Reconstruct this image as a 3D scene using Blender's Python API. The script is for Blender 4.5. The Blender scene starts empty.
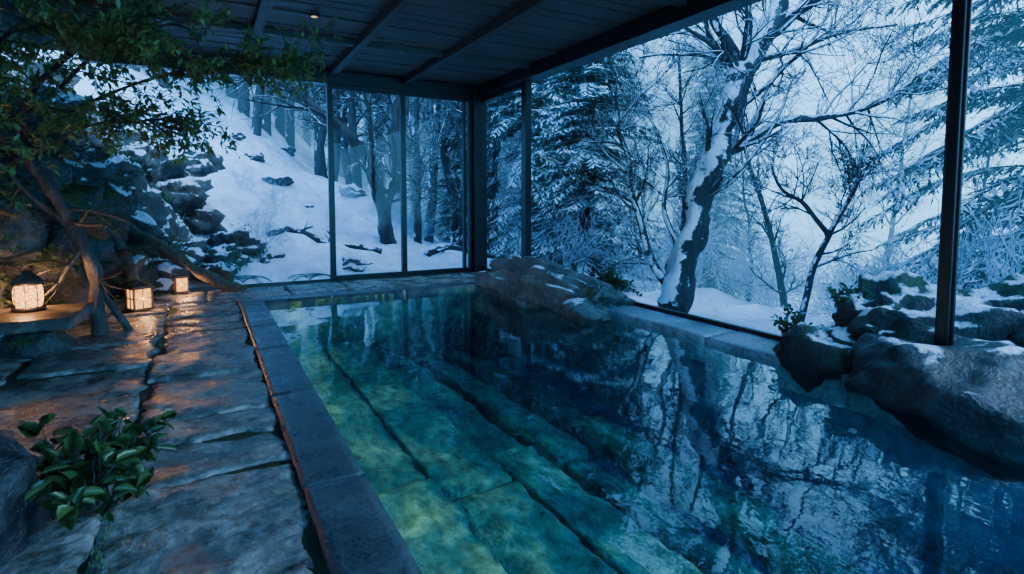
import bpy, bmesh, math, random
from mathutils import Vector, Matrix, noise, Quaternion
R=random.Random(7)
V=Vector
COL=bpy.context.scene.collection

# ---------------------------------------------------------------- node helpers
def new_mat(name):
    m=bpy.data.materials.new(name); m.use_nodes=True
    nt=m.node_tree
    for n in list(nt.nodes): nt.nodes.remove(n)
    out=nt.nodes.new('ShaderNodeOutputMaterial')
    return m,nt,out
def N(nt,t,**kw):
    n=nt.nodes.new(t)
    for k,v in kw.items():
        if k in n.inputs: n.inputs[k].default_value=v
        else: setattr(n,k,v)
    return n
def pos(nt): return N(nt,'ShaderNodeNewGeometry').outputs['Position']
def noise_n(nt,vec,scale,detail=6,rough=.6,stretch=None):
    if stretch:
        mp=N(nt,'ShaderNodeMapping'); mp.inputs['Scale'].default_value=stretch
        nt.links.new(vec,mp.inputs['Vector']); vec=mp.outputs[0]
    n=N(nt,'ShaderNodeTexNoise'); n.inputs['Scale'].default_value=scale
    n.inputs['Detail'].default_value=detail; n.inputs['Roughness'].default_value=rough
    nt.links.new(vec,n.inputs['Vector']); return n.outputs['Fac']
def ramp(nt,fac,stops):
    r=N(nt,'ShaderNodeValToRGB'); e=r.color_ramp.elements
    while len(e)<len(stops): e.new(.5)
    for i,(p,c) in enumerate(stops):
        e[i].position=p; e[i].color=(*c,1)
    nt.links.new(fac,r.inputs[0]); return r.outputs[0]
def math_n(nt,op,a,b=None,c=None):
    m=N(nt,'ShaderNodeMath'); m.operation=op
    for i,x in enumerate((a,b,c)):
        if x is None: continue
        if isinstance(x,(int,float)): m.inputs[i].default_value=x
        else: nt.links.new(x,m.inputs[i])
    return m.outputs[0]
def mapr(nt,v,a,b,c=0.,d=1.):
    m=N(nt,'ShaderNodeMapRange'); m.inputs[1].default_value=a; m.inputs[2].default_value=b
    m.inputs[3].default_value=c; m.inputs[4].default_value=d
    nt.links.new(v,m.inputs[0]); return m.outputs[0]
def mixc(nt,f,a,b):
    m=N(nt,'ShaderNodeMix'); m.data_type='RGBA'
    for s,x in ((0,f),(6,a),(7,b)):
        if isinstance(x,(int,float)): m.inputs[s].default_value=x
        elif isinstance(x,tuple): m.inputs[s].default_value=(*x,1)
        else: nt.links.new(x,m.inputs[s])
    return m.outputs[2]
def bump(nt,h,strength=.5,dist=.05):
    b=N(nt,'ShaderNodeBump'); b.inputs['Strength'].default_value=strength; b.inputs['Distance'].default_value=dist
    nt.links.new(h,b.inputs['Height']); return b.outputs[0]
def normz(nt,w=(0,0,1)):
    g=N(nt,'ShaderNodeNewGeometry'); s=N(nt,'ShaderNodeVectorMath'); s.operation='DOT_PRODUCT'
    nt.links.new(g.outputs['Normal'],s.inputs[0]); s.inputs[1].default_value=w; return s.outputs['Value']
SNOW=(.66,.77,.88)
def surf_mat(name,stops,scale=3,rough=(.5,.9),bs=.6,bd=.05,stretch=None,moss=None,snow=None,mossc=(.05,.08,.015),finescale=25,snowrange=.12,wind=(0,0,1),sscale=2.6,samp=1.6,finedark=.55):
    m,nt,out=new_mat(name); p=pos(nt)
    n1=noise_n(nt,p,scale,8,.65,stretch); n2=noise_n(nt,p,finescale,5,.6,stretch)
    col=ramp(nt,mapr(nt,n1,.25,.75),stops)
    fac=math_n(nt,'ADD',n1,math_n(nt,'MULTIPLY',n2,.35))
    dark=mapr(nt,n2,.3,.65,finedark,1.15)
    mm=N(nt,'ShaderNodeVectorMath'); mm.operation='SCALE'; nt.links.new(col,mm.inputs[0]); nt.links.new(dark,mm.inputs[3]); col=mm.outputs[0]
    rg=mapr(nt,n1,.3,.7,rough[0],rough[1])
    if moss is not None:
        f=math_n(nt,'ADD',math_n(nt,'MULTIPLY',normz(nt),.35),noise_n(nt,p,1.9,6,.7))
        f=mapr(nt,f,moss,moss+.1); col=mixc(nt,f,col,mossc)
    if snow is not None:
        f=math_n(nt,'ADD',normz(nt,wind),math_n(nt,'MULTIPLY',math_n(nt,'SUBTRACT',noise_n(nt,p,sscale,6,.65),.5),samp))
        f=mapr(nt,f,snow,snow+snowrange); col=mixc(nt,f,col,SNOW)
        rg=mixc(nt,f,rg,(.7,.7,.7))
    b=N(nt,'ShaderNodeBsdfPrincipled')
    nt.links.new(col,b.inputs['Base Color']); nt.links.new(rg,b.inputs['Roughness'])
    nt.links.new(bump(nt,fac,bs,bd),b.inputs['Normal'])
    nt.links.new(b.outputs[0],out.inputs[0]); return m
def plain(name,c,rough=.5,metal=0.,bs=0,scale=30,var=.25):
    m,nt,out=new_mat(name); p=pos(nt); n=noise_n(nt,p,scale,4)
    col=mixc(nt,mapr(nt,n,.3,.7),tuple(x*(1-var) for x in c),tuple(min(1,x*(1+var)) for x in c))
    b=N(nt,'ShaderNodeBsdfPrincipled'); b.inputs['Roughness'].default_value=rough; b.inputs['Metallic'].default_value=metal
    nt.links.new(col,b.inputs['Base Color'])
    if bs: nt.links.new(bump(nt,n,bs,.02),b.inputs['Normal'])
    nt.links.new(b.outputs[0],out.inputs[0]); return m
def leaf_mat(name,c1,c2,rough=.45,transl=.25,scale=5):
    m,nt,out=new_mat(name); p=pos(nt); n=noise_n(nt,p,scale,3)
    col=mixc(nt,mapr(nt,n,.35,.65),c1,c2)
    b=N(nt,'ShaderNodeBsdfPrincipled'); b.inputs['Roughness'].default_value=rough
    t=N(nt,'ShaderNodeBsdfTranslucent'); mx=N(nt,'ShaderNodeMixShader'); mx.inputs[0].default_value=transl
    nt.links.new(col,b.inputs['Base Color']); nt.links.new(col,t.inputs[0])
    nt.links.new(b.outputs[0],mx.inputs[1]); nt.links.new(t.outputs[0],mx.inputs[2]); nt.links.new(mx.outputs[0],out.inputs[0]); return m
def emis(name,c,s,pattern=None):
    m,nt,out=new_mat(name); e=N(nt,'ShaderNodeEmission'); e.inputs[0].default_value=(*c,1); e.inputs[1].default_value=s
    if pattern:
        v=N(nt,'ShaderNodeTexVoronoi'); v.feature='DISTANCE_TO_EDGE'; v.inputs['Scale'].default_value=pattern
        nt.links.new(pos(nt),v.inputs['Vector']); st=mapr(nt,v.outputs['Distance'],.03,.12,s*.15,s*1.2); nt.links.new(st,e.inputs[1])
    else:
        n=noise_n(nt,pos(nt),14,3); nt.links.new(mapr(nt,n,.3,.7,s*.6,s*1.3),e.inputs[1])
    nt.links.new(e.outputs[0],out.inputs[0]); return m

# ---------------------------------------------------------------- mesh builder
class MB:
    def __init__(s): s.v=[];s.f=[];s.m=[]
    def tube(s,pts,rad,sides=8,mat=0,rough=0.,cap=True):
        n=len(pts); base=len(s.v); prev=None
        for i in range(n):
            d=(pts[min(i+1,n-1)]-pts[max(i-1,0)])
            if d.length<1e-6: d=V((0,0,1))
            d.normalize()
            if prev is None:
                a=V((1,0,0)) if abs(d.x)<.8 else V((0,1,0)); u=d.cross(a).normalized()
            else:
                u=prev-d*prev.dot(d)
                u=u.normalized() if u.length>1e-5 else d.orthogonal().normalized()
            prev=u; w=d.cross(u)
            for k in range(sides):
                a=2*math.pi*k/sides; o=(u*math.cos(a)+w*math.sin(a))
                r=rad[i]
                if rough: 
                    q=pts[i]+o*r
                    r*=1+rough*noise.noise(V((q.x*3.,q.y*3.,q.z*1.3))*1.6)+rough*.5*noise.noise(q*9)
                s.v.append(pts[i]+o*r)
        for i in range(n-1):
            for k in range(sides):
                k2=(k+1)%sides
                s.f.append((base+i*sides+k,base+i*sides+k2,base+(i+1)*sides+k2,base+(i+1)*sides+k)); s.m.append(mat)
        if cap:
            s.f.append(tuple(base+k for k in range(sides))[::-1]); s.m.append(mat)
            s.f.append(tuple(base+(n-1)*sides+k for k in range(sides))); s.m.append(mat)
    def box(s,lo,hi,mat=0):
        b=len(s.v); x0,y0,z0=lo;x1,y1,z1=hi
        s.v+= [V(p) for p in ((x0,y0,z0),(x1,y0,z0),(x1,y1,z0),(x0,y1,z0),(x0,y0,z1),(x1,y0,z1),(x1,y1,z1),(x0,y1,z1))]
        for f in ((0,3,2,1),(4,5,6,7),(0,1,5,4),(1,2,6,5),(2,3,7,6),(3,0,4,7)):
            s.f.append(tuple(b+i for i in f)); s.m.append(mat)
    def leaf(s,p,d,up,L,W,mat=0,fold=.25):
        side=d.cross(up)
        if side.length<1e-4: side=d.orthogonal()
        side.normalize(); nn=side.cross(d).normalized(); b=len(s.v)
        s.v+=[p.copy(),p+d*L*.45+side*W*.5+nn*W*fold,p+d*L,p+d*L*.45-side*W*.5+nn*W*fold]
        s.f+=[(b,b+1,b+2),(b,b+2,b+3)]; s.m+=[mat,mat]
    def oval(s,p,d,up,L,W,mat=0,fold=.18):
        side=d.cross(up)
        if side.length<1e-4: side=d.orthogonal()
        side.normalize(); nn=side.cross(d).normalized(); b=len(s.v)
        prof=((.0,0),(.22,.38),(.5,.5),(.78,.32),(1,0))
        mid=[p+d*L*t-nn*L*.12*t*t for t,_ in prof]
        s.v+=mid; 
        for sg in (1,-1):
            for k in (1,2,3): s.v.append(mid[k]+side*W*prof[k][1]*sg+nn*W*fold)
        for o in (5,8):
            s.f+=[(b,b+1,b+o),(b+1,b+2,b+o+1,b+o),(b+2,b+3,b+o+2,b+o+1),(b+3,b+4,b+o+2)]; s.m+=[mat]*4
    def build(s,name,mats,smooth=True,parent=None,bevel=0,link=True):
        me=bpy.data.meshes.new(name); me.from_pydata([tuple(v) for v in s.v],[],s.f)
        for m in mats: me.materials.append(m)
        me.polygons.foreach_set('material_index',s.m)
        me.polygons.foreach_set('use_smooth',[smooth]*len(s.f)); me.update()
        if not link: return me
        o=bpy.data.objects.new(name,me); COL.objects.link(o)
        if parent: o.parent=parent
        if bevel:
            bv=o.modifiers.new('bevel','BEVEL'); bv.width=bevel; bv.segments=2
        return o
def empty(name,loc=(0,0,0)):
    e=bpy.data.objects.new(name,None); e.empty_display_size=.1; e.location=loc; COL.objects.link(e); return e
ICO={}
def ico(sub):
    if sub not in ICO:
        bm=bmesh.new(); bmesh.ops.create_icosphere(bm,subdivisions=sub,radius=1)
        ICO[sub]=([v.co.copy() for v in bm.verts],[tuple(v.index for v in f.verts) for f in bm.faces]); bm.free()
    return ICO[sub]
def rock(mb,c,s,seed,sub=4,npl=16,rough=.12,rz=0,ry=0,mat=0,dmin=.55,stri=None):
    rr=random.Random(seed); vs,fs=ico(sub)
    pl=[]
    for i in range(npl):
        n=V((rr.gauss(0,1),rr.gauss(0,1),rr.gauss(0,1))).normalized(); pl.append((n,rr.uniform(dmin,.95)))
    off=V((seed*3.1,seed*1.7,seed*.9)); M=Matrix.Rotation(rz,3,'Z')@Matrix.Rotation(ry,3,'Y'); b=len(mb.v); c=V(c)
    for v in vs:
        q=v.copy()
        for n,d in pl:
            t=q.dot(n)
            if t>d: q*= d/t*.95+.05
        a=noise.fractal(q*1.8+off,.9,2.2,6)*rough - abs(noise.noise(q*3.3+off))*rough*.7+ abs(noise.noise(q*8+off))*rough*.25
        if stri: a+=noise.noise(V((q.x*stri[0],q.y*stri[1],q.z*stri[1]))+off)*stri[2]
        q+=v*a; q=V((q.x*s[0],q.y*s[1],q.z*s[2])); mb.v.append(c+M@q)
    for f in fs: mb.f.append(tuple(b+i for i in f)); mb.m.append(mat)

def rv(r): return V((r.gauss(0,1),r.gauss(0,1),r.gauss(0,1))).normalized()
def gen(mb,p,d,L,r,lev,rng,up=.05,wig=.3,mat=0,tips=None,kids=(3,5),seg=.28,cf=.62,minr=.004):
    n=max(3,int(L/seg)); pts=[p.copy()]; dirs=[d.copy()]
    for i in range(n):
        d=(d+rv(rng)*wig+V((0,0,up))).normalized(); p=p+d*(L/n); pts.append(p.copy()); dirs.append(d.copy())
    rad=[max(minr,r*(1-.65*i/n)) for i in range(n+1)]
    mb.tube(pts,rad,6 if r>.03 else (4 if r>.012 else 3),mat,cap=False)
    if lev>0:
        for k in range(rng.randint(*kids)):
            t=rng.uniform(.25,1); i=min(n,int(t*n)); ax=dirs[i].cross(rv(rng)).normalized()
            nd=(Quaternion(ax,rng.uniform(.45,1.05))@dirs[i]).normalized()
            gen(mb,pts[i],nd,L*cf*rng.uniform(.7,1.15),max(minr,rad[i]*.6),lev-1,rng,up,wig,mat,tips,kids,seg,cf,minr)
    elif tips is not None: tips.append((pts,dirs))
def smoothpath(P,k=6):
    P=[V(p) for p in P]; out=[]
    for i in range(len(P)-1):
        a=P[max(0,i-1)];b=P[i];c=P[i+1];d=P[min(len(P)-1,i+2)]
        for j in range(k):
            t=j/k; out.append(.5*((2*b)+(c-a)*t+(2*a-5*b+4*c-d)*t*t+(3*b-a-3*c+d)*t**3))
    out.append(P[-1]); return out
def limb(mb,P,r0,r1,rng,kids,lev=2,kl=1.2,sides=12,mat=0,up=.05,rough=.15,start=.15,k=6,twmat=None,wob=.03):
    pts=smoothpath(P,k); n=len(pts)
    for i in range(1,n): pts[i]=pts[i]+V((noise.noise(pts[i]*1.7),noise.noise(pts[i]*1.7+V((9,0,0))),0))*wob*2
    rad=[r0+(r1-r0)*(i/(n-1))**.8 for i in range(n)]
    mb.tube(pts,rad,sides,mat,rough)
    for q in range(kids):
        i=rng.randint(int(start*n),n-2); d=(pts[i+1]-pts[i]).normalized(); ax=d.cross(rv(rng)).normalized()
        nd=(Quaternion(ax,rng.uniform(.5,1.2))@d).normalized()
        gen(mb,pts[i],nd,kl*rng.uniform(.6,1.3),min(rad[i]*.5,.05),lev,rng,up,.28,mat if twmat is None else twmat)
    return pts,rad

# ---------------------------------------------------------------- materials
RK=[(0,(.02,.026,.032)),(.5,(.07,.08,.085)),(1,(.17,.18,.175))]
M_rock=surf_mat('wet_rock',RK,2.2,(.35,.8),1,.12,moss=.64,snow=None,mossc=(.045,.085,.02))
M_rock_snow=surf_mat('snowy_rock',RK,2.2,(.4,.85),1,.12,moss=.8,snow=.54)
M_rock_mossy=surf_mat('mossy_rock',[(0,(.008,.010,.013)),(.5,(.022,.025,.028)),(1,(.065,.065,.06))],2.6,(.35,.8),1,.1,moss=.72,snow=.80,mossc=(.026,.045,.010))
M_slabrock=surf_mat('smooth_grey_rock',[(0,(.009,.011,.015)),(.5,(.022,.026,.033)),(1,(.065,.072,.084))],2.5,(.28,.6),.9,.06,snow=.99,finescale=30)
M_drift=surf_mat('weathered_driftwood',[(0,(.03,.035,.035)),(.5,(.12,.13,.13)),(1,(.30,.31,.30))],3,(.5,.8),1,.06,moss=.92,snow=.96)
M_bark_snow=surf_mat('snowy_bark',[(0,(.01,.011,.014)),(.5,(.03,.031,.035)),(1,(.08,.08,.085))],5,(.7,.95),1,.08,stretch=(1,1,.35),snow=.54,snowrange=.1,wind=(-.72,-.10,.70),sscale=4.5,samp=1.9)
M_bark_dark=surf_mat('dark_forest_bark',[(0,(.01,.011,.014)),(.5,(.03,.031,.035)),(1,(.08,.08,.085))],5,(.7,.95),1,.08,stretch=(1,1,.35),snow=.75,snowrange=.1,wind=(-.6,-.10,.78),sscale=4.5,samp=1.9)
M_bark=surf_mat('bark',[(0,(.012,.012,.014)),(.5,(.035,.034,.036)),(1,(.09,.085,.085))],5,(.7,.95),1,.05,stretch=(1,1,.35),snow=None)
M_root=surf_mat('root_wood',[(0,(.02,.018,.017)),(.5,(.065,.062,.058)),(1,(.17,.16,.15))],6,(.5,.85),1,.08,moss=.74,stretch=(1,1,.4))
M_twig=plain('frosted_twig',(.40,.50,.60),.8)
M_snow=surf_mat('snow',[(0,(.50,.62,.76)),(.5,(.62,.73,.85)),(1,(.72,.82,.92))],.7,(.6,.8),.8,.4,finescale=3,finedark=.8)
M_soil=surf_mat('mossy_soil',[(0,(.015,.014,.01)),(.5,(.035,.032,.024)),(1,(.07,.07,.04))],3,(.7,.95),1,.1,moss=.62)
M_slab=surf_mat('wet_slate_paving',[(0,(.045,.052,.056)),(.4,(.14,.148,.15)),(.65,(.27,.275,.27)),(1,(.50,.49,.47))],3.2,(.10,.48),1,.045,finescale=16,finedark=.35,moss=.93,mossc=(.06,.075,.035))
M_cop=surf_mat('dark_stone_coping',[(0,(.036,.047,.062)),(.5,(.066,.082,.104)),(1,(.115,.135,.16))],3.2,(.18,.48),.5,.01,finescale=50,finedark=.4)
M_ledge=surf_mat('frosted_stone_ledge',[(0,(.12,.15,.18)),(.5,(.25,.3,.35)),(1,(.45,.52,.6))],3,(.3,.6),.4,.01)
M_mortar=surf_mat('mossy_mortar',[(0,(.01,.012,.01)),(.6,(.03,.04,.02)),(1,(.06,.085,.02))],6,(.5,.9))
M_pool=surf_mat('algae_pool_stone',[(0,(.03,.09,.08)),(.40,(.08,.20,.15)),(.6,(.25,.37,.19)),(1,(.72,.72,.36))],1.9,(.6,.9),1,.12,finescale=11,finedark=.28,stretch=(1,.6,1))
M_poolfloor=surf_mat('deep_pool_stone',[(0,(.03,.11,.19)),(.5,(.07,.21,.29)),(.8,(.16,.32,.33)),(1,(.30,.44,.36))],1.3,(.6,.9),1,.08,finescale=7)
M_wood=surf_mat('dark_ceiling_wood',[(0,(.011,.0095,.009)),(.5,(.040,.034,.029)),(1,(.12,.10,.085))],3,(.4,.75),.6,.015,stretch=(.25,4,1),finescale=20,finedark=.4)
M_beam=surf_mat('dark_beam_wood',[(0,(.010,.010,.010)),(1,(.04,.036,.033))],3,(.45,.75),.4,.01,stretch=(4,.25,1))
M_metal=plain('black_metal_frame',(.006,.008,.011),.35,.3)
M_wall=surf_mat('dark_plaster_stone',[(0,(.015,.017,.02)),(1,(.05,.052,.055))],2,(.6,.9))
M_bench=surf_mat('ledge_stone',[(0,(.03,.026,.022)),(.5,(.09,.075,.06)),(1,(.19,.16,.13))],4,(.3,.6),.8,.03)
M_leaf=leaf_mat('dark_leaf',(.05,.13,.045),(.18,.29,.09),.35,.45)
M_leaf2=leaf_mat('broad_leaf',(.025,.07,.025),(.065,.14,.04),.3)
M_fern=leaf_mat('fern_leaf',(.035,.09,.035),(.10,.17,.06),.5)
M_needle=leaf_mat('conifer_needles',(.015,.055,.055),(.05,.12,.10),.7,.25,2)
M_nsnow=plain('needle_snow',(.64,.74,.86),.8)
M_panel=emis('lantern_paper',(1,.42,.11),2.6)
M_orn=emis('lantern_pattern',(1,.42,.12),4.5,30)
M_lframe=plain('lantern_frame',(.04,.028,.02),.5)

def schlick(nt,f0,normal=None,power=5.):
    lw=N(nt,'ShaderNodeLayerWeight'); lw.inputs['Blend'].default_value=.5
    if normal is not None: nt.links.new(normal,lw.inputs['Normal'])
    return math_n(nt,'ADD',math_n(nt,'MULTIPLY',math_n(nt,'POWER',lw.outputs['Facing'],power),1-f0),f0)
def glass_mat():
    m,nt,out=new_mat('window_glass'); f=schlick(nt,.012)
    t=N(nt,'ShaderNodeBsdfTransparent'); t.inputs[0].default_value=(.95,.97,.98,1)
    g=N(nt,'ShaderNodeBsdfGlossy'); g.inputs['Roughness'].default_value=.02
    mx=N(nt,'ShaderNodeMixShader'); nt.links.new(f,mx.inputs[0]); nt.links.new(t.outputs[0],mx.inputs[1]); nt.links.new(g.outputs[0],mx.inputs[2])
    nt.links.new(mx.outputs[0],out.inputs[0]); return m
M_glass=glass_mat()
def water_mat():
    m,nt,out=new_mat('pool_water'); p=pos(nt)
    n1=noise_n(nt,p,1.1,2,.5); n2=noise_n(nt,p,7,3,.5,(1,.6,1))
    h=math_n(nt,'ADD',n1,math_n(nt,'MULTIPLY',n2,.15)); bn=bump(nt,h,.15,.05)
    f=schlick(nt,.04,bn,4.1)
    t=N(nt,'ShaderNodeBsdfTransparent'); t.inputs[0].default_value=(.90,.98,1,1)
    g=N(nt,'ShaderNodeBsdfGlossy'); g.inputs['Roughness'].default_value=.01; nt.links.new(bn,g.inputs['Normal'])
    mx=N(nt,'ShaderNodeMixShader'); nt.links.new(f,mx.inputs[0]); nt.links.new(t.outputs[0],mx.inputs[1]); nt.links.new(g.outputs[0],mx.inputs[2])
    nt.links.new(mx.outputs[0],out.inputs[0])
    va=N(nt,'ShaderNodeVolumeAbsorption'); va.inputs['Color'].default_value=(.04,.60,.84,1); va.inputs['Density'].default_value=.45
    nt.links.new(va.outputs[0],out.inputs['Volume']); return m
M_water=water_mat()
def fog_mat(name,c,d,L):
    m,nt,out=new_mat(name); a=N(nt,'ShaderNodeVolumeAbsorption'); a.inputs['Color'].default_value=(0,0,0,1); a.inputs['Density'].default_value=d
    e=N(nt,'ShaderNodeEmission'); e.inputs[0].default_value=(*c,1); e.inputs[1].default_value=d*L  # mist glows by itself: emission stands in for scattered daylight
    s=N(nt,'ShaderNodeAddShader'); nt.links.new(a.outputs[0],s.inputs[0]); nt.links.new(e.outputs[0],s.inputs[1]); nt.links.new(s.outputs[0],out.inputs['Volume']); return m

# ---------------------------------------------------------------- room constants
CZ=3.87; XW=5.15; YW=10.8
mb=MB(); y=-2.5; i=0
while y<11.3:
    mb.box((-3.4,y,CZ+R.uniform(0,.02)),(XW+.35,y+.18,CZ+.06)); y+=.2
mb.box((-3.4,-2.5,CZ+.05),(XW+.35,11.35,CZ+.3))
for bx in (-2.1,-.7,.7,2.1,3.5):
    mb.box((bx-.06,-2.5,CZ-.11),(bx+.06,YW,CZ+.01),1)
for by in (1.4,5.0,8.6):
    mb.box((-3.4,by-.05,CZ-.07),(XW,by+.05,CZ+.01),1)
ceil=mb.build('ceiling',[M_wood,M_beam],False)
mb=MB(); mb.box((-3.6,-2.7,-.3),(-3.4,7.0,CZ+.3)); mb.build('wall_left',[M_wall],False)  # unseen wall, added to keep the left side dark
mb=MB(); mb.box((-3.6,-2.7,-.3),(XW+.35,-2.5,.9)); mb.build('wall_rear',[M_wall],False)  # unseen wall behind the camera, kept low to let skylight in
mb=MB(); mb.box((-1.6,YW-.1,CZ-.24),(XW+.1,YW+.12,CZ)); mb.build('trim_1',[M_metal],False,bevel=.008)
mb=MB(); mb.box((XW-.1,-2.5,CZ-.22),(XW+.2,YW+.12,CZ+.02)); mb.box((XW+.2,-2.5,CZ-.1),(XW+.36,YW+.5,CZ+.32)); mb.build('trim_2',[M_metal],False,bevel=.008)
def window(name,parts,glass):
    e=empty(name)
    mb=MB()
    for lo,hi in parts: mb.box(lo,hi)
    mb.build('frame',[M_metal],False,e,.006)
    mb=MB()
    for lo,hi in glass: mb.box(lo,hi)
    mb.build('pane',[M_glass],False,e)
window('window_1',[((2.03,YW-.05,0),(2.13,YW+.05,CZ-.2)),((3.41,YW-.05,0),(3.51,YW+.05,CZ-.2)),((2.03,YW-.06,0),(3.5,YW+.06,.09)),((2.1,YW-.04,CZ-.32),(3.5,YW+.04,CZ-.2))],
       [((2.1,YW-.006,.08),(3.44,YW+.006,CZ-.22))])
window('window_2',[((3.51,YW-.06,0),(5.0,YW+.06,.09)),((3.5,YW-.04,CZ-.32),(4.95,YW+.04,CZ-.2)),((4.74,YW-.05,0),(4.80,YW+.05,CZ-.2))],
       [((3.5,YW-.006,.08),(4.76,YW+.006,CZ-.22))])
window('window_3',[((XW-.05,8.95,-.02),(XW+.05,YW-.1,.08)),((XW-.04,8.95,CZ-.32),(XW+.04,YW-.1,CZ-.22)),((XW-.05,8.80,-.02),(XW+.07,8.97,CZ-.2))],
       [((XW-.006,8.9,.06),(XW+.006,YW-.1,CZ-.25))])
mb=MB(); mb.box((4.93,YW-.18,-.02),(5.22,YW+.12,CZ-.2)); mb.box((4.86,YW-.08,-.02),(4.93,YW+.06,CZ-.2)); mb.build('corner_post',[M_metal],False,bevel=.01)
mb=MB(); mb.box((XW-.04,2.17,-.02),(XW+.05,2.26,CZ-.2)); mb.box((XW-.01,2.15,-.02),(XW+.02,2.28,CZ-.2)); mb.build('window_post',[M_metal],False,bevel=.01)
mb=MB(); mb.box((5.36,-2,-.02),(5.42,8.8,.05)); mb.build('trim_3',[M_metal],False)
e=empty('ceiling_downlight',(0,0,0)); mb=MB(); c=V((1.3,7.6,CZ-.01))
mb.tube([c,c+V((0,0,-.03))],[.07,.06],20); mb.build('ring',[M_metal],True,e)
mb=MB(); mb.tube([c+V((0,0,-.03)),c+V((0,0,-.034))],[.04,.035],16); mb.build('bulb',[emis('bulb',(1,.6,.3),1.2)],True,e)

# ---------------------------------------------------------------- deck
def slab(mb,x0,x1,y0,y1,zt,th,seed,mat=0,jit=.03,rel=.012,res=.05,drop=.012):
    nx=max(4,int((x1-x0)/res)); ny=max(4,int((y1-y0)/res)); b=len(mb.v)
    rr=random.Random(seed); tx=rr.uniform(-.01,.01)*rel/.012; ty=rr.uniform(-.01,.01)*rel/.012
    if rel>.03: tx=rr.uniform(-.05,.05); ty=rr.uniform(-.03,.03)
    cs=[rr.uniform(-jit,jit) for _ in range(4)]
    for j in range(ny+1):
        for i in range(nx+1):
            u=i/nx; w=j/ny; x=x0+(x1-x0)*u; y=y0+(y1-y0)*w
            ed=min(u*(x1-x0),(1-u)*(x1-x0),w*(y1-y0),(1-w)*(y1-y0))
            k=max(0,1-ed/.15)
            nx_=(noise.noise(V((x*4,y*4,seed)))+.5*noise.noise(V((x*13,y*13,seed))))*jit*k*1.3; ny_=(noise.noise(V((x*4+7,y*4,seed+3)))+.5*noise.noise(V((x*13+7,y*13,seed+3))))*jit*k*1.3
            skew=(cs[0]*(1-u)+cs[1]*u)*(1 if w<.5 else -1)*abs(w-.5)*2*.8
            z=zt+tx*(u-.5)+ty*(w-.5)+noise.fractal(V((x*2.5,y*2.5,seed)),1,2,5)*rel-(drop if ed<.001 else 0)
            if rel>.008: z+=.006*math.floor(2.2*noise.fractal(V((x*1.7,y*1.7,seed+9)),1,2,4))
            mb.v.append(V((x+nx_,y+ny_+skew,z)))
    def id(i,j): return b+j*(nx+1)+i
    for j in range(ny):
        for i in range(nx): mb.f.append((id(i,j),id(i+1,j),id(i+1,j+1),id(i,j+1))); mb.m.append(mat)
    loop=[id(i,0) for i in range(nx)]+[id(nx,j) for j in range(ny)]+[id(i,ny) for i in range(nx,0,-1)]+[id(0,j) for j in range(ny,0,-1)]
    b2=len(mb.v)
    for q in loop: p=mb.v[q]; mb.v.append(V((p.x,p.y,zt-th)))
    n=len(loop)
    for k in range(n):
        k2=(k+1)%n; mb.f.append((loop[k],b2+k,b2+k2,loop[k2])); mb.m.append(mat)
mb=MB(); sd=1
for (x0,x1,ys,ye,a,bb) in ((-.42,.385,-2,9.35,.35,1.05),(-1.5,-.49,2.3,9.35,.5,1.2),(-2.7,-1.54,3,9,.6,1.1)):
    y=ys
    while y<ye:
        h=R.uniform(a,bb)
        slab(mb,x0+R.uniform(-.07,.03),x1-R.uniform(0,.01),y,min(y+h,ye),R.uniform(-.02,.026),.1,sd,jit=.055,rel=.012,res=.035); sd+=1; y+=h+.055
x=-1.3
while x<5:
    w=R.uniform(.8,1.3); slab(mb,x,min(x+w,4.9),9.42,10.65,R.uniform(-.005,.01),.1,sd); sd+=1; x+=w+.04
deck=mb.build('stone_deck',[M_slab],True)
mb=MB(); mb.box((-3.4,-2.5,-.5),(.69,11.3,-.03)); mb.box((.69,9.05,-.5),(5.5,11.3,-.03)); mb.build('floor',[M_mortar],False)
mw=MB(); rg=random.Random(91)
for i in range(150):
    y=rg.uniform(2.2,9); x=-.455+rg.gauss(0,.02)
    if noise.noise(V((0,y*1.2,4)))<0: continue
    for k in range(rg.randint(3,7)): mw.leaf(V((x+rg.gauss(0,.015),y+rg.gauss(0,.02),-.01)),(V((rg.gauss(0,.6),rg.gauss(0,.6),1))).normalized(),V((0,1,0)),rg.uniform(.012,.035),.01,0)
mw.build('joint_moss',[M_fern],True)
mb=MB(); y=-2
while y<9.0:
    h=R.uniform(1.1,1.6); slab(mb,.40,.72,y,min(y+h,9.0),.008,.16,sd,jit=.004,rel=.0015,drop=.003); sd+=1; y+=h+.006
x=.40
while x<4.85:
    w=R.uniform(1.,1.5); slab(mb,x,min(x+w,4.85),9.02,9.38,.008,.16,sd,jit=.004,rel=.0015,drop=.003); sd+=1; x+=w+.006
mb.build('pool_coping',[M_cop],True)
mb=MB(); y=-2
while y<10.7:
    h=R.uniform(1.2,1.9); slab(mb,4.82,5.46,y,min(y+h,10.7),.0,.3,sd,jit=.01,rel=.008); sd+=1; y+=h+.01
mb.build('pool_ledge',[M_ledge],True)
mb=MB()
def sheet(x0,x1,y0,y1,z,mat,res=.12,amp=.05,seed=0):
    nx=int((x1-x0)/res)+1; ny=int((y1-y0)/res)+1; b=len(mb.v)
    for j in range(ny+1):
        for i in range(nx+1):
            x=x0+(x1-x0)*i/nx; y=y0+(y1-y0)*j/ny
            mb.v.append(V((x,y,z+noise.fractal(V((x*1.8,y*1.8,seed)),1,2,4)*amp)))
    for j in range(ny):
        for i in range(nx): a=b+j*(nx+1)+i; mb.f.append((a,a+1,a+nx+2,a+nx+1)); mb.m.append(mat)
sheet(.7,4.9,-2,9.05,-1.35,1,amp=.09)
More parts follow.
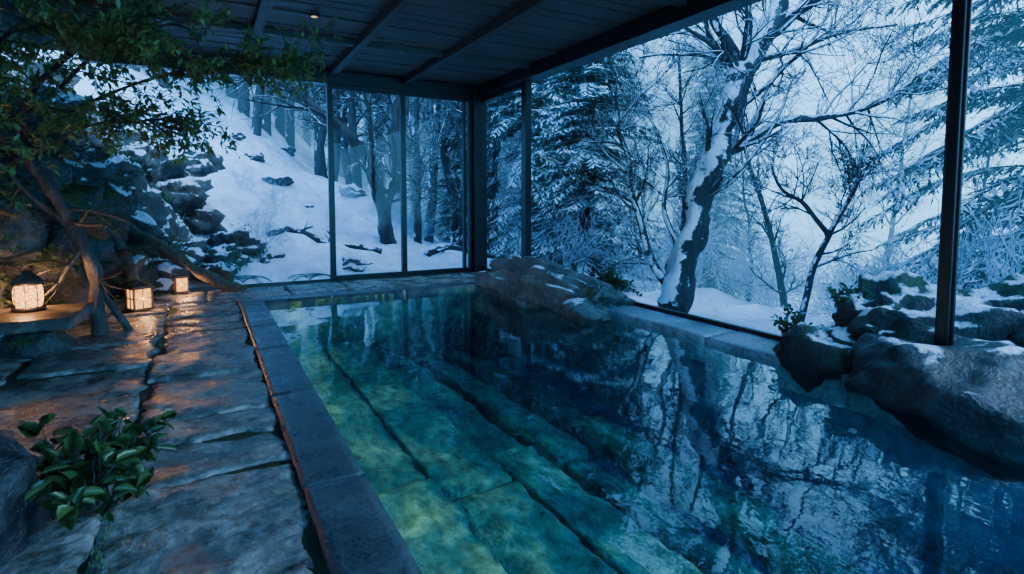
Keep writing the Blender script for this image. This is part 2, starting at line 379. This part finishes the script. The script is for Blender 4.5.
mb.box((.68,-2,-1.5),(.71,9.05,-.02),0); mb.box((4.86,-2,-1.5),(4.9,9.05,-.03),1); mb.box((.7,9.02,-1.5),(4.9,9.06,-.03),0); mb.box((.7,-2.04,-1.5),(4.9,-2,-.03),1)
mb.build('pool_basin',[M_pool,M_poolfloor],True)
mb=MB(); sd=300
for (x0,x1,z,a,b_) in ((.72,1.42,-.60,1.4,2.8),(1.48,2.12,-.72,1.4,3.0),(2.24,2.72,-.90,1.8,3.4),(2.95,3.3,-1.02,2.0,3.4),(3.75,4.1,-1.10,1.6,3.0)):
    y=-1.9+R.random()
    while y<8.9:
        h=R.uniform(a,b_); slab(mb,x0+R.uniform(-.02,.03),x1+R.uniform(-.03,.02),y,min(y+h,9),z+R.uniform(-.05,.05),1.45+z,sd,jit=.03,rel=.032,res=.05); sd+=1; y+=h+.05
mb.build('submerged_stone_steps',[M_pool],True)
mb=MB(); mb.box((.69,-2.02,-1.6),(4.88,9.04,-.07)); mb.build('pool_water',[M_water],False)

# ---------------------------------------------------------------- feature boulders
mb=MB(); rock(mb,(4.62,7.35,.08),(1.75,.52,.50),11,5,10,.16,rz=math.radians(-72),ry=math.radians(7),stri=(1.2,7,.14))
rock(mb,(4.5,6.15,-.05),(.55,.42,.22),12,4,10,.14,rz=.4,stri=(1.5,5,.06))
mb.build('driftwood_boulder',[M_drift],True)
mb=MB(); rock(mb,(5.55,2.8,.1),(.85,1.0,.78),21,5,18,.26,rz=.4); rock(mb,(5.15,3.25,.02),(.42,.5,.42),22,4,14,.2); rock(mb,(6.3,1.8,.2),(.9,1.0,.75),23,5,14,.22)
mb.build('mossy_boulder',[M_rock_mossy],True)
mb=MB(); rock(mb,(5.22,1.95,-.02),(.88,1.0,.58),31,5,13,.12,rz=.25,dmin=.62); mb.build('grey_boulder',[M_slabrock],True)
mb=MB(); rock(mb,(-1.15,2.95,.15),(.50,.62,.70),41,5,16,.2); mb.build('wet_boulder',[M_slabrock],True)

# ---------------------------------------------------------------- left hillside
def hz(x,y):
    d=max(0,-1.45-x); return min(3.4,.95*d)+noise.fractal(V((x,y,0))*.9,1,2,4)*.25-.12
mb=MB(); nx,ny=40,90
for j in range(ny+1):
    for i in range(nx+1):
        x=-6+4.7*i/nx; y=7.05+ (13.5-7.05)*j/ny; mb.v.append(V((x,y,hz(x,y))))
for j in range(ny):
    for i in range(nx): a=j*(nx+1)+i; mb.f.append((a,a+1,a+nx+2,a+nx+1)); mb.m.append(0)
mb.build('hillside_soil',[M_soil],True)
mb=MB()
big=[((-2.1,9.4,1.0),(1.0,1.0,1.3)),((-1.4,12.0,1.2),(1.1,1.1,1.2)),((-.6,12.6,.5),(.85,.8,.7)),((.85,13.4,.25),(.75,.65,.55)),((-1.9,13.3,2.6),(1.2,1.2,1.1)),
 ((-.9,14.2,1.9),(.95,.9,.85)),((-2.6,10.7,2.4),(1.1,1.2,1.0)),((-3.0,8.6,2.1),(1.0,1.2,1.2)),((-2.9,7.9,.9),(.9,.7,1.0)),((-1.15,10.6,.35),(.6,.7,.5)),
 ((-.75,11.4,.25),(.5,.5,.4)),((.2,11.9,.1),(.5,.45,.35)),((-2.3,7.9,.4),(.6,.5,.5)),((-1.45,8.6,.15),(.4,.4,.35)),((-.3,15.0,1.1),(.7,.7,.6)),((-2.9,12.4,3.3),(1.2,1.2,.9)),((.35,12.6,.35),(.5,.5,.4)),
 ((-1.7,11.0,1.9),(.6,.5,.5)),((-1.3,12.9,2.4),(.6,.6,.5)),((-.2,13.4,1.1),(.55,.5,.5)),((-2.1,11.6,2.9),(.6,.6,.5)),((-1.5,10.1,1.2),(.55,.5,.6)),((-.5,13.2,1.6),(.7,.6,.6)),((-.1,14.3,2.3),(.7,.6,.5)),((.55,13.0,.55),(.6,.55,.5)),((1.1,12.7,.2),(.45,.4,.35)),
 ((-2.15,8.15,.95),(.75,.45,.95)),((-1.55,8.45,.7),(.5,.4,.7)),((-1.35,8.6,1.35),(.45,.4,.5))]
for i,(c,s) in enumerate(big): rock(mb,c,s,50+i,5 if max(s)>.8 else 4,24,.34,rz=i,mat=0 if c[1]<10.5 and i!=6 else 1,dmin=.5)
rr=random.Random(5)
for i in range(60):
    x=rr.uniform(-3.2,-.6); y=rr.uniform(7.8,14.5)
    if x>-1.4 and y<10: continue
    z=max(0,hz(x,y)); s=rr.uniform(.15,.42); rock(mb,(x,y,z+.1*s),(s,s*rr.uniform(.7,1.2),s*rr.uniform(.6,.9)),100+i,3,14,.3,rz=rr.uniform(0,6),mat=0 if y<10.5 else 1)
pile=mb.build('boulder_pile',[M_rock,M_rock_snow],True)
ivy=MB(); rg=random.Random(33); me=pile.data; cnt=0
nv=len(me.vertices)
while cnt<1300:
    v=me.vertices[rg.randrange(nv)]; c=v.co
    if v.normal.z<.0 or c.y>12.8 or c.y<7.3 or c.z<.1 or c.x<-3.3 or noise.noise(c*1.3)<-.02: continue
    cnt+=1
    for k in range(rg.randint(6,14)):
        d=(rv(rg)+v.normal*.5).normalized(); ivy.leaf(c+rv(rg)*.09+v.normal*.02,d,v.normal,rg.uniform(.04,.09),rg.uniform(.025,.045),0)
ivy.build('creeping_ivy',[M_fern],True)
mb=MB()
limb(mb,[(-2.3,8.1,2.35),(-1.85,7.9,2.2),(-1.48,7.8,1.7),(-1.26,7.72,1.1),(-1.08,7.65,.5),(-1.05,7.6,-.05)],.04,.075,R,3,1,.6,rough=.7,start=.0,k=10)
limb(mb,[(-1.9,7.9,1.9),(-1.6,7.8,1.5),(-1.36,7.75,1.2),(-1.2,7.7,.8),(-.95,7.75,.3),(-.8,7.7,-.02)],.022,.04,R,2,1,.5,rough=.5,start=.0,k=8)
limb(mb,[(-1.75,11.2,1.5),(-1.3,11.1,1.2),(-.8,10.9,.85),(-.23,10.6,.42),(.2,10.4,.12),(.55,10.3,.0)],.06,.10,R,2,1,.5,rough=.6,start=0,k=10)
limb(mb,[(-1.6,10.0,1.7),(-1.25,9.9,1.1),(-.98,9.8,.5),(-.9,9.7,0)],.05,.08,R,1,1,.5,rough=.5)
mb.build('gnarled_roots',[M_root],True)

e=empty('stone_bench'); mb=MB()
slab(mb,-3.1,-2.02,6.45,7.45,.40,.10,801,jit=.02,rel=.006,res=.04); slab(mb,-2.0,-1.10,6.5,7.45,.41,.10,802,jit=.02,rel=.006,res=.04)
mb.build('seat',[M_bench],True,e)
mb=MB(); rock(mb,(-1.5,7.15,.12),(.30,.30,.26),803,4,10,.1); rock(mb,(-2.6,7.1,.12),(.35,.3,.26),804,4,10,.1); mb.build('support_stones',[M_rock],True,e)
def plight(name,loc,en,c,r,parent):
    l=bpy.data.lights.new(name,'POINT'); l.energy=en; l.color=c; l.shadow_soft_size=r
    o=bpy.data.objects.new(name,l); o.location=loc; COL.objects.link(o); o.parent=parent
def cube_lantern(c,w,h,en,rot=0):
    e=empty('paper_lantern',c); e.rotation_euler=(0,0,rot); t=w*.1
    mb=MB(); a=w/2
    for sx in (-1,1):
        for sy in (-1,1): mb.box((sx*a-t/2,sy*a-t/2,0),(sx*a+t/2,sy*a+t/2,h))
    mb.box((-a-t,-a-t,0),(a+t,a+t,.03)); mb.box((-a-t,-a-t,h-.02),(a+t,a+t,h+.015))
    for sy in (-1,1): mb.box((-a,sy*a-t/4,h*.5),(a,sy*a+t/4,h*.5+t/2)); mb.box((sy*a-t/4,-a,h*.5),(sy*a+t/4,a,h*.5+t/2))
    for sy in (-1,1): mb.box((-t/4,sy*a-t/4,0),(t/4,sy*a+t/4,h)); mb.box((sy*a-t/4,-t/4,0),(sy*a+t/4,t/4,h))
    mb.tube([V((math.cos(q/12*math.pi)*.05,0,h+.015+math.sin(q/12*math.pi)*.06)) for q in range(13)],[.006]*13,6)
    mb.build('frame',[M_lframe],False,e)
    mb=MB(); g=a-t*.4
    mb.box((-g,-g,.03),(g,g,h-.02)); mb.build('paper_shade',[M_panel],False,e)
    plight('flame_light',(0,-a-.04,h*.5),en*.5,(1,.45,.15),.02,e); plight('flame_light',(a+.04,0,h*.5),en*.5,(1,.45,.15),.02,e)
cube_lantern((-.82,9.0,.03),.22,.31,16,.5)
cube_lantern((-.38,10.45,.02),.17,.26,11,.2)
e=empty('ornate_lantern',(-1.57,7.15,.42)); mb=MB()
mb.tube([V((0,0,.0)),V((0,0,.03))],[.135,.135],24); mb.tube([V((0,0,.25)),V((0,0,.275)),V((0,0,.315)),V((0,0,.36)),V((0,0,.39))],[.13,.132,.10,.045,.03],24)
for k in range(8): 
    a=k*math.pi/4; mb.tube([V((.118*math.cos(a),.118*math.sin(a),.02)),V((.125*math.cos(a),.125*math.sin(a),.14)),V((.118*math.cos(a),.118*math.sin(a),.26))],[.004]*3,6)
mb.tube([V((math.cos(q/12*math.pi)*.05,0,.385+math.sin(q/12*math.pi)*.06)) for q in range(13)],[.006]*13,6)
mb.build('frame',[M_lframe],True,e)
mb=MB(); mb.tube([V((0,0,.03)),V((0,0,.08)),V((0,0,.14)),V((0,0,.20)),V((0,0,.255))],[.10,.117,.12,.117,.10],32); mb.build('pierced_shade',[M_orn],True,e)
plight('flame_light',(0,-.18,.15),8,(1,.45,.15),.03,e); plight('flame_light',(.0,.18,.25),34,(1,.45,.15),.03,e)

# ---------------------------------------------------------------- foliage
def twigleaves(mb,pts,dirs,rng,L,W,n,mat,oval=False):
    for _ in range(n):
        i=rng.randint(0,len(pts)-1); d=(dirs[i]*.6+rv(rng)).normalized(); d.z-=.25; d.normalize()
        (mb.oval if oval else mb.leaf)(pts[i]+rv(rng)*L*.3,d,V((rng.gauss(0,.4),rng.gauss(0,.4),1)).normalized(),L*rng.uniform(.6,1.2),W*rng.uniform(.7,1.2),mat)
rg=random.Random(21); mb=MB()
main=[[(-1.9,8.3,1.6),(-1.75,7.9,2.2),(-1.5,7.6,2.7),(-1.0,7.2,3.1),(-.5,6.8,3.3)],
      [(-1.65,7.9,2.2),(-1.0,7.6,2.6),(-.3,7.1,2.85),(.3,6.7,2.95),(.7,6.4,2.9)],
      [(-1.3,7.6,2.7),(-.9,6.9,2.95),(-.6,6.3,3.05),(-.1,6.0,3.1)],
      [(-1.65,7.9,2.2),(-1.8,7.2,2.6),(-1.5,6.5,2.9),(-1.2,6.0,3.0)],
      [(-1.6,7.9,2.2),(-1.9,7.0,2.9),(-1.6,6.0,3.2),(-.9,5.3,3.3)],
      [(-1.6,8.0,2.0),(-1.1,7.6,2.3),(-.7,7.4,2.35),(-.3,7.2,2.4)],
      [(-1.9,7.9,2.2),(-2.0,7.0,2.2),(-1.9,6.2,2.1),(-1.7,5.6,1.9)]]
for k,P in enumerate(main):
    pts=smoothpath(P,5); n=len(pts); mb.tube(pts,[.045*(1-.7*i/n)*(1 if k==0 else .5) for i in range(n)],7,0,.2)
    for q in range(20):
        i=rg.randint(int(.25*n),n-1); d=(pts[min(i+1,n-1)]-pts[max(0,i-1)]).normalized(); nd=(d+rv(rg)*.9).normalized(); nd.z*=.5; nd.normalize()
        tips=[]; gen(mb,pts[i],nd,rg.uniform(.35,.7),.010,1,rg,-.04,.3,0,tips,(3,4),.12,.7,.003)
        for tp in tips: twigleaves(mb,tp[0],tp[1],rg,.09,.036,28,1)
mb.build('overhanging_tree',[M_bark,M_leaf],True)
def bush(name,c,r,stems,nl,L,W,mat,seed,up=.1,oval=True):
    rg=random.Random(seed); mb=MB()
    for _ in range(stems):
        d=V((rg.gauss(0,.7),rg.gauss(0,.7),rg.uniform(.4,1.3))).normalized(); tips=[]
        gen(mb,V(c)+V((rg.gauss(0,r*.3),rg.gauss(0,r*.3),0)),d,r*rg.uniform(.6,1.1),.006,1,rg,up,.25,0,tips,(2,3),.1,.6,.003)
        for tp in tips: twigleaves(mb,tp[0],tp[1],rg,L,W,nl,1,oval)
    return mb.build(name,[M_bark,mat],True)
bush('broadleaf_plant',(-.58,3.42,.0),.34,22,6,.095,.08,M_leaf2,1,up=.3)
bush('ivy_shrub',(5.15,6.4,.2),.30,16,10,.07,.05,M_leaf2,2)
bush('ivy_shrub',(4.75,6.2,.1),.25,10,8,.06,.04,M_leaf2,22)
bush('ivy_shrub',(5.35,3.6,.1),.26,14,7,.06,.045,M_leaf2,3)
bush('ivy_shrub',(5.45,3.1,.45),.24,14,7,.05,.04,M_leaf2,4)
bush('ivy_shrub',(4.6,8.75,.1),.3,12,9,.06,.04,M_leaf2,6)
def fern(mb,c,rg,n=10,L=.6):
    for k in range(n):
        a=rg.uniform(0,6.28); d=V((math.cos(a),math.sin(a),1.0)).normalized(); p=V(c); pts=[p.copy()]; ds=[d.copy()]
        for i in range(12): d=(d+V((0,0,-.13))).normalized(); p=p+d*L/12; pts.append(p.copy()); ds.append(d.copy())
        mb.tube(pts,[.004]*13,3,0,cap=False)
        for i in range(2,13):
            s=ds[i].cross(V((0,0,1))).normalized(); w=L*.28*(1-abs(i/12-.35))
            for sg in (-1,1): mb.leaf(pts[i],(s*sg+ds[i]*.35).normalized(),V((0,0,1)),w,.028,1,.1)
mb=MB(); rg=random.Random(9)
for c in ((-1.9,6.9,1.3),(-2.1,7.9,1.5),(-1.7,8.2,1.3),(-1.75,7.7,.75),(-1.3,8.9,.6),(-1.2,9.6,.7),(-1.0,10.4,.7),(-2.2,8.6,2.3),(-.9,11.4,.7),(.55,10.95,.05),(1.7,11.1,.0),(-2.3,7.6,2.1),(-1.5,9.6,1.6),(-2.4,6.9,1.9),(-1.6,10.4,2.2),(-2.5,7.4,2.6),(-1.2,11.3,1.9),(-1.9,8.8,2.2),(-.8,10.9,.4),(-1.5,8.3,2.0),(-1.4,8.4,.5),(-1.1,9.3,.3)): fern(mb,c,rg,12,.5)
mb.build('hillside_ferns',[M_bark,M_fern],True)

# ---------------------------------------------------------------- outside terrain
def G(x,y):
    z=-.25-.17*max(0,min(x,30)-6.5)
    if x>30: z+=.45*(x-30)
    yb=max(0,y-11.4); z+=.06*min(yb,16)*max(0,min(15,8.5-x))
    if y>27: z+=.25*(y-27)
    if x<-2 and y<12: z=max(z,0)
    k=min(1,max(0,max(x-5.5,y-11)/3))
    return z+noise.fractal(V((x*.35,y*.35,3.)),1,2,5)*.55*k+noise.fractal(V((x*1.1,y*1.1,3.)),1,2,3)*.16*k
mb=MB(); res=.35; nx=int(90/res); ny=int(85/res); x0,y0=-25,-12
for j in range(ny+1):
    for i in range(nx+1):
        x=x0+i*res; y=y0+j*res; mb.v.append(V((x,y,G(x,y))))
for j in range(ny):
    for i in range(nx):
        x=x0+(i+.5)*res; y=y0+(j+.5)*res
        if x<5.3 and y<10.9: continue
        a=j*(nx+1)+i; mb.f.append((a,a+1,a+nx+2,a+nx+1)); mb.m.append(0)
mb.build('snow_ground',[M_snow],True)
mb=MB(); rg=random.Random(3)
for i in range(12):
    x=rg.uniform(.8,7.5); y=rg.uniform(12,20); s=rg.uniform(.2,.5); rock(mb,(x,y,G(x,y)-.1),(s,s,s*.6),400+i,4,12,.3)
mb.build('snow_covered_rocks',[M_rock_snow],True)
mb=MB(); rg=random.Random(18)
for (a,b,r) in (((1.2,13.8),(3.6,13.0),.11),((4.8,13.2),(6.8,13.6),.12)):
    P=[(a[0]+(b[0]-a[0])*t,a[1]+(b[1]-a[1])*t+.15*math.sin(t*5),G(a[0]+(b[0]-a[0])*t,a[1]+(b[1]-a[1])*t)+.04) for t in (0,.25,.5,.75,1)]
    limb(mb,P,r,r*.6,rg,3,1,.6,10,rough=.4,k=8)
mb.build('fallen_snowy_logs',[M_bark_snow],True)

# ---------------------------------------------------------------- big bare tree
rg=random.Random(12); mb=MB()
limb(mb,[(6.22,6.35,-.6),(6.32,6.3,-.1),(6.52,6.23,.9),(6.86,6.04,2.28),(7.2,5.86,3.43),(7.67,5.6,4.59),(8.0,5.4,6.2),(8.1,5.2,8)],.26,.11,rg,24,3,1.9,24,rough=.45,start=.4,k=16)
limb(mb,[(6.86,6.04,2.2),(7.25,5.85,2.35),(7.7,5.55,2.7),(8.2,5.25,2.75),(8.8,4.9,2.9),(9.4,4.6,3.3)],.095,.03,rg,20,3,1.3,8)
limb(mb,[(7.2,5.86,3.4),(7.0,6.0,3.8),(6.75,6.2,4.4),(6.6,6.3,5.4)],.11,.04,rg,16,3,1.3,8)
limb(mb,[(7.5,5.7,4.1),(8.0,5.4,4.4),(8.6,5.1,5.0),(9.2,4.8,5.8)],.09,.03,rg,16,3,1.3,8)
limb(mb,[(7.3,5.8,3.6),(7.8,5.5,3.75),(8.4,5.1,4.0),(9.1,4.7,4.1)],.06,.02,rg,12,3,1.1,8)
limb(mb,[(6.3,6.35,0.2),(6.1,6.6,.75),(5.95,6.8,1.45),(5.85,6.95,2.15),(5.8,7.05,2.8),(5.6,7.2,3.4)],.08,.025,rg,18,3,1.0,8,wob=.06)
limb(mb,[(6.45,6.25,.6),(6.3,6.5,1.3),(6.35,6.6,2.1),(6.2,6.8,2.9)],.05,.02,rg,11,3,.8,8)
limb(mb,[(6.7,6.1,1.5),(7.0,5.8,1.9),(7.4,5.5,2.5),(7.6,5.4,3.2)],.04,.02,rg,8,3,.8,8)
mb.build('snowy_bare_tree',[M_bark_snow],True)
mb=MB()
limb(mb,[(8.35,5.7,-1),(8.42,5.65,-.6),(8.55,5.55,.3),(8.77,5.45,.95),(9.08,5.29,1.6),(9.2,5.2,2.4)],.075,.03,rg,12,3,.8,8,start=.35)
limb(mb,[(8.77,5.45,.95),(8.45,5.63,1.43),(8.1,5.8,1.68),(7.9,5.9,2.1)],.045,.02,rg,8,3,.7,8)
mb.build('snowy_sapling',[M_bark_dark],True)
mb=MB()
limb(mb,[(4.0,13.6,.1),(3.9,13.7,.9),(3.8,13.8,1.8),(3.45,13.9,2.7),(2.9,14.,3.3),(2.1,14.1,3.9),(1.3,14.2,4.6)],.2,.10,rg,14,2,1.4,12,rough=.4,start=.3,k=10)
limb(mb,[(3.85,13.7,1.2),(4.2,13.6,2.2),(4.15,13.6,3.4),(4.4,13.5,5.5)],.12,.06,rg,9,2,1.4,8)
limb(mb,[(3.8,13.75,1.6),(3.5,13.6,2.2),(3.6,13.6,3.4),(3.2,13.5,4.6)],.08,.04,rg,9,2,1.2,8)
mb.build('leaning_snowy_tree',[M_bark_dark],True)
forest=empty('bare_forest')
temps=[]
for k in range(4):
    r2=random.Random(70+k); mb=MB()
    P=[(0,0,-.5)]
    for i in range(1,8): P.append((P[-1][0]+r2.gauss(0,.12),P[-1][1]+r2.gauss(0,.12),i*1.5-.5))
    limb(mb,P,.16,.04,r2,22,3,1.5,8,start=.2,k=4)
    temps.append(mb.build('bare_tree_mesh',[M_bark_dark],True,link=False))
def inst(me,name,loc,s,rz,parent,tilt=0):
    o=bpy.data.objects.new(name,me); COL.objects.link(o); o.location=loc; o.scale=(s,s,s); o.rotation_euler=(tilt,tilt*.5,rz); o.parent=parent
r2=random.Random(8)
for i in range(70):
    x=r2.uniform(-4,15); y=r2.uniform(17,32)
    if x>8: y=r2.uniform(15,34)
    if x<3.5 and y<20: y+=5
    inst(temps[i%4],'trunk',(x,y,G(x,y)),r2.uniform(.7,1.4),r2.uniform(0,6.3),forest,r2.gauss(0,.06))
for (x,y,s) in ((5.2,14.9,.8),(6.0,16.5,1.1),(6.6,14.2,.7),(7.2,17.5,1.2),(5.6,18.5,1.3),(4.4,18.8,1.1),(6.9,15.6,.9),(3.4,20.,1.2)):
    inst(temps[r2.randint(0,3)],'trunk',(x,y,G(x,y)),s,r2.uniform(0,6.3),forest,r2.gauss(0,.05))
for (x,y) in ((8.8,8.5),(10.5,7.2),(12,9.5),(13.5,5.5),(10.8,10.5),(15,8),(14,3)):
    inst(temps[r2.randint(0,3)],'trunk',(x,y,G(x,y)),r2.uniform(.4,.6),r2.uniform(0,6.3),forest,r2.gauss(0,.08))
shr=empty('frosted_shrubs'); ts=[]
for k in range(3):
    r3=random.Random(90+k); mb=MB()
    for q in range(9):
        d=V((r3.gauss(0,.5),r3.gauss(0,.5),1)).normalized(); gen(mb,V((r3.gauss(0,.1),r3.gauss(0,.1),-.1)),d,1.3,.012,3,r3,.03,.2,0,None,(3,4),.25,.65,.004)
    ts.append(mb.build('shrub_mesh',[M_twig],True,link=False))
for i in range(75):
    x=r2.uniform(7,20); y=r2.uniform(-1,14)
    if x<9 and 4.5<y<7: continue
    inst(ts[i%3],'shrub',(x,y,G(x,y)),r2.uniform(.6,1.3),r2.uniform(0,6.3),shr)
for i in range(12):
    x=r2.uniform(1,6); y=r2.uniform(13,20); inst(ts[i%3],'shrub',(x,y,G(x,y)),r2.uniform(.3,.6),r2.uniform(0,6.3),shr)

# ---------------------------------------------------------------- conifers
def conifer(seed,H=10,RR=2.4,wh=34):
    r=random.Random(seed); mb=MB(); mb.tube([V((0,0,-.5)),V((0,0,H*.5)),V((0,0,H))],[.2,.12,.02],8,0)
    for w in range(wh):
        h=.08+.91*(w/wh); L0=RR*(1-h)**.75*(.85+.3*r.random())+.12; nb=r.randint(7,9)
        for b in range(nb):
            a=r.uniform(0,6.28); L=L0*r.uniform(.7,1.12); d=V((math.cos(a),math.sin(a),r.uniform(.0,.3))).normalized(); p=V((0,0,h*H+r.uniform(-.1,.1)))
            n=max(5,int(L/.15)); pts=[p.copy()]; ds=[d.copy()]
            for i in range(n):
                d=(d+V((0,0,-.075 if i<n*.7 else .03))+rv(r)*.05).normalized(); p=p+d*L/n; pts.append(p.copy()); ds.append(d.copy())
            mb.tube(pts,[.018*(1-.8*i/n)+.003 for i in range(n+1)],3,0,cap=False)
            for i in range(1,n+1):
                s=ds[i].cross(V((0,0,1))).normalized(); tl=min(.36,.12+.24*L*(1-i/n)*.7+.08)
                for sg in (-1,1):
                    for rep in range(2):
                        dd=(s*sg+ds[i]*r.uniform(.3,1.3)+V((0,0,r.uniform(-.65,-.1)))).normalized(); q=pts[i]+ds[i]*r.uniform(-.08,.08)
                        mb.leaf(q,dd,V((r.gauss(0,.3),r.gauss(0,.3),1)),tl*r.uniform(.7,1.2),.042,1,-.3)
                        for m_ in (.25,.45,.65,.85):
                            qq=q+dd*tl*m_; d2=(dd+s*r.uniform(-1,1)+ds[i]*r.uniform(-1,1)+V((0,0,r.uniform(-.6,0)))).normalized(); mb.leaf(qq,d2,V((0,0,1)),tl*.42,.028,1,-.3)
                        if r.random()<.75: 
                            mb.leaf(q+V((0,0,.02)),dd,V((0,0,1)),tl*.8,.055,2,-.2)
                            for m_ in (.3,.6):
                                mb.leaf(q+dd*tl*m_+V((0,0,.02)),(dd+s*r.uniform(-1,1)).normalized(),V((0,0,1)),tl*.38,.04,2,-.2)
    return mb.build('conifer_mesh',[M_bark,M_needle,M_nsnow],False,link=False)
cons=[conifer(1),conifer(2,10,2.0,38),conifer(3,10,2.8,34)]
def con(x,y,s,k,rz=0):
    o=bpy.data.objects.new('snowy_conifer',cons[k]); COL.objects.link(o); o.location=(x,y,G(x,y)-.3); o.scale=(s,s,s); o.rotation_euler=(0,0,rz)
con(11.9,3.8,1.25,2,1); con(10.3,1.4,1.15,0,2.2); con(8.3,11.2,1.0,1,.4); con(15.2,13.6,.9,0,1.7); con(8.8,15.2,1.1,2,3)
con(15.5,2.8,1.2,0,4); con(12.6,11.2,.75,1,2.6)
bf=empty('conifer_forest'); r4=random.Random(44)
for i in range(84):
    if i<50: x=r4.uniform(17,46); y=r4.uniform(-4,34)
    elif i<70: x=r4.uniform(8,18); y=r4.uniform(19,38)
    else: x=r4.uniform(-8,6); y=r4.uniform(27,38)
    ang=math.degrees(math.atan2(x,y))
    if 51<ang<66 and x<27: continue
    inst(cons[i%3],'conifer',(x,y,G(x,y)-.3),r4.uniform(.7,1.2) if 48<ang<70 else r4.uniform(.8,1.5),r4.uniform(0,6.3),bf)
mb=MB(); r5=random.Random(77)
for i in range(1800):
    c=V((r5.uniform(5.8,13),r5.uniform(-1,13),r5.uniform(-.5,6))); s=r5.uniform(.006,.02); b=len(mb.v)
    mb.v+=[c+V(d)*s for d in ((1,0,0),(0,1,0),(-1,0,0),(0,-1,0),(0,0,1),(0,0,-1))]
    for f in ((0,1,4),(1,2,4),(2,3,4),(3,0,4),(1,0,5),(2,1,5),(3,2,5),(0,3,5)): mb.f.append(tuple(b+k for k in f)); mb.m.append(0)
mb.build('falling_snow',[M_nsnow],False)

mb=MB(); mb.box((9.0,-11,-11),(13.99,12.9,20)); mb.build('valley_mist',[fog_mat('thin_fog',(.12,.49,1.0),.018,3.0)],False)
mb=MB(); mb.box((14.,-11,-11),(64,18.9,26)); mb.build('valley_mist',[fog_mat('valley_fog',(.16,.55,1.0),.045,4.3)],False)
mb=MB(); mb.box((-24,19.0,-11),(64,72,26)); mb.build('forest_mist',[fog_mat('forest_fog',(.10,.38,.82),.032,2.0)],False)

# ---------------------------------------------------------------- lighting
w=bpy.data.worlds.new('winter_sky'); bpy.context.scene.world=w; w.use_nodes=True; nt=w.node_tree
bg=nt.nodes['Background']; tc=N(nt,'ShaderNodeTexCoord'); sp=N(nt,'ShaderNodeSeparateXYZ'); nt.links.new(tc.outputs['Generated'],sp.inputs[0])
c=ramp(nt,sp.outputs[2],[(0,(.16,.55,1.0)),(.28,(.125,.46,.98)),(.55,(.09,.34,.84)),(1,(.07,.27,.70))]); nt.links.new(c,bg.inputs[0]); bg.inputs[1].default_value=7.0
s=bpy.data.lights.new('sun','SUN'); s.energy=17; s.angle=math.radians(40); s.color=(.44,.74,1); o=bpy.data.objects.new('sun',s); COL.objects.link(o)
dirv=V((-.80,.30,-.52)); o.rotation_euler=dirv.to_track_quat('-Z','Y').to_euler()
e=empty('pool_fill_lights');  # unseen fill lights, added to give the water its teal glow
for k,yy in enumerate((.8,3.2,5.6,8.0)):
    l=bpy.data.lights.new('underwater_fill_light','AREA'); l.shape='RECTANGLE'; l.size=.1; l.size_y=1.8; l.energy=(5,9,12,9)[k]; l.color=(.68,1,.86)
    o=bpy.data.objects.new('underwater_fill_light',l); COL.objects.link(o); o.location=(.76,yy,-.16); o.rotation_euler=(0,math.radians(-85),0); o.parent=e

cam=bpy.data.cameras.new('camera'); co=bpy.data.objects.new('camera',cam); COL.objects.link(co)
cam.lens=19.69; cam.sensor_width=36; cam.shift_y=-.046; cam.clip_end=300; co.location=(0,0,1.5); co.rotation_euler=(math.radians(86),0,math.radians(-28.7))
bpy.context.scene.camera=co
print('verts',sum(len(m.vertices) for m in bpy.data.meshes))
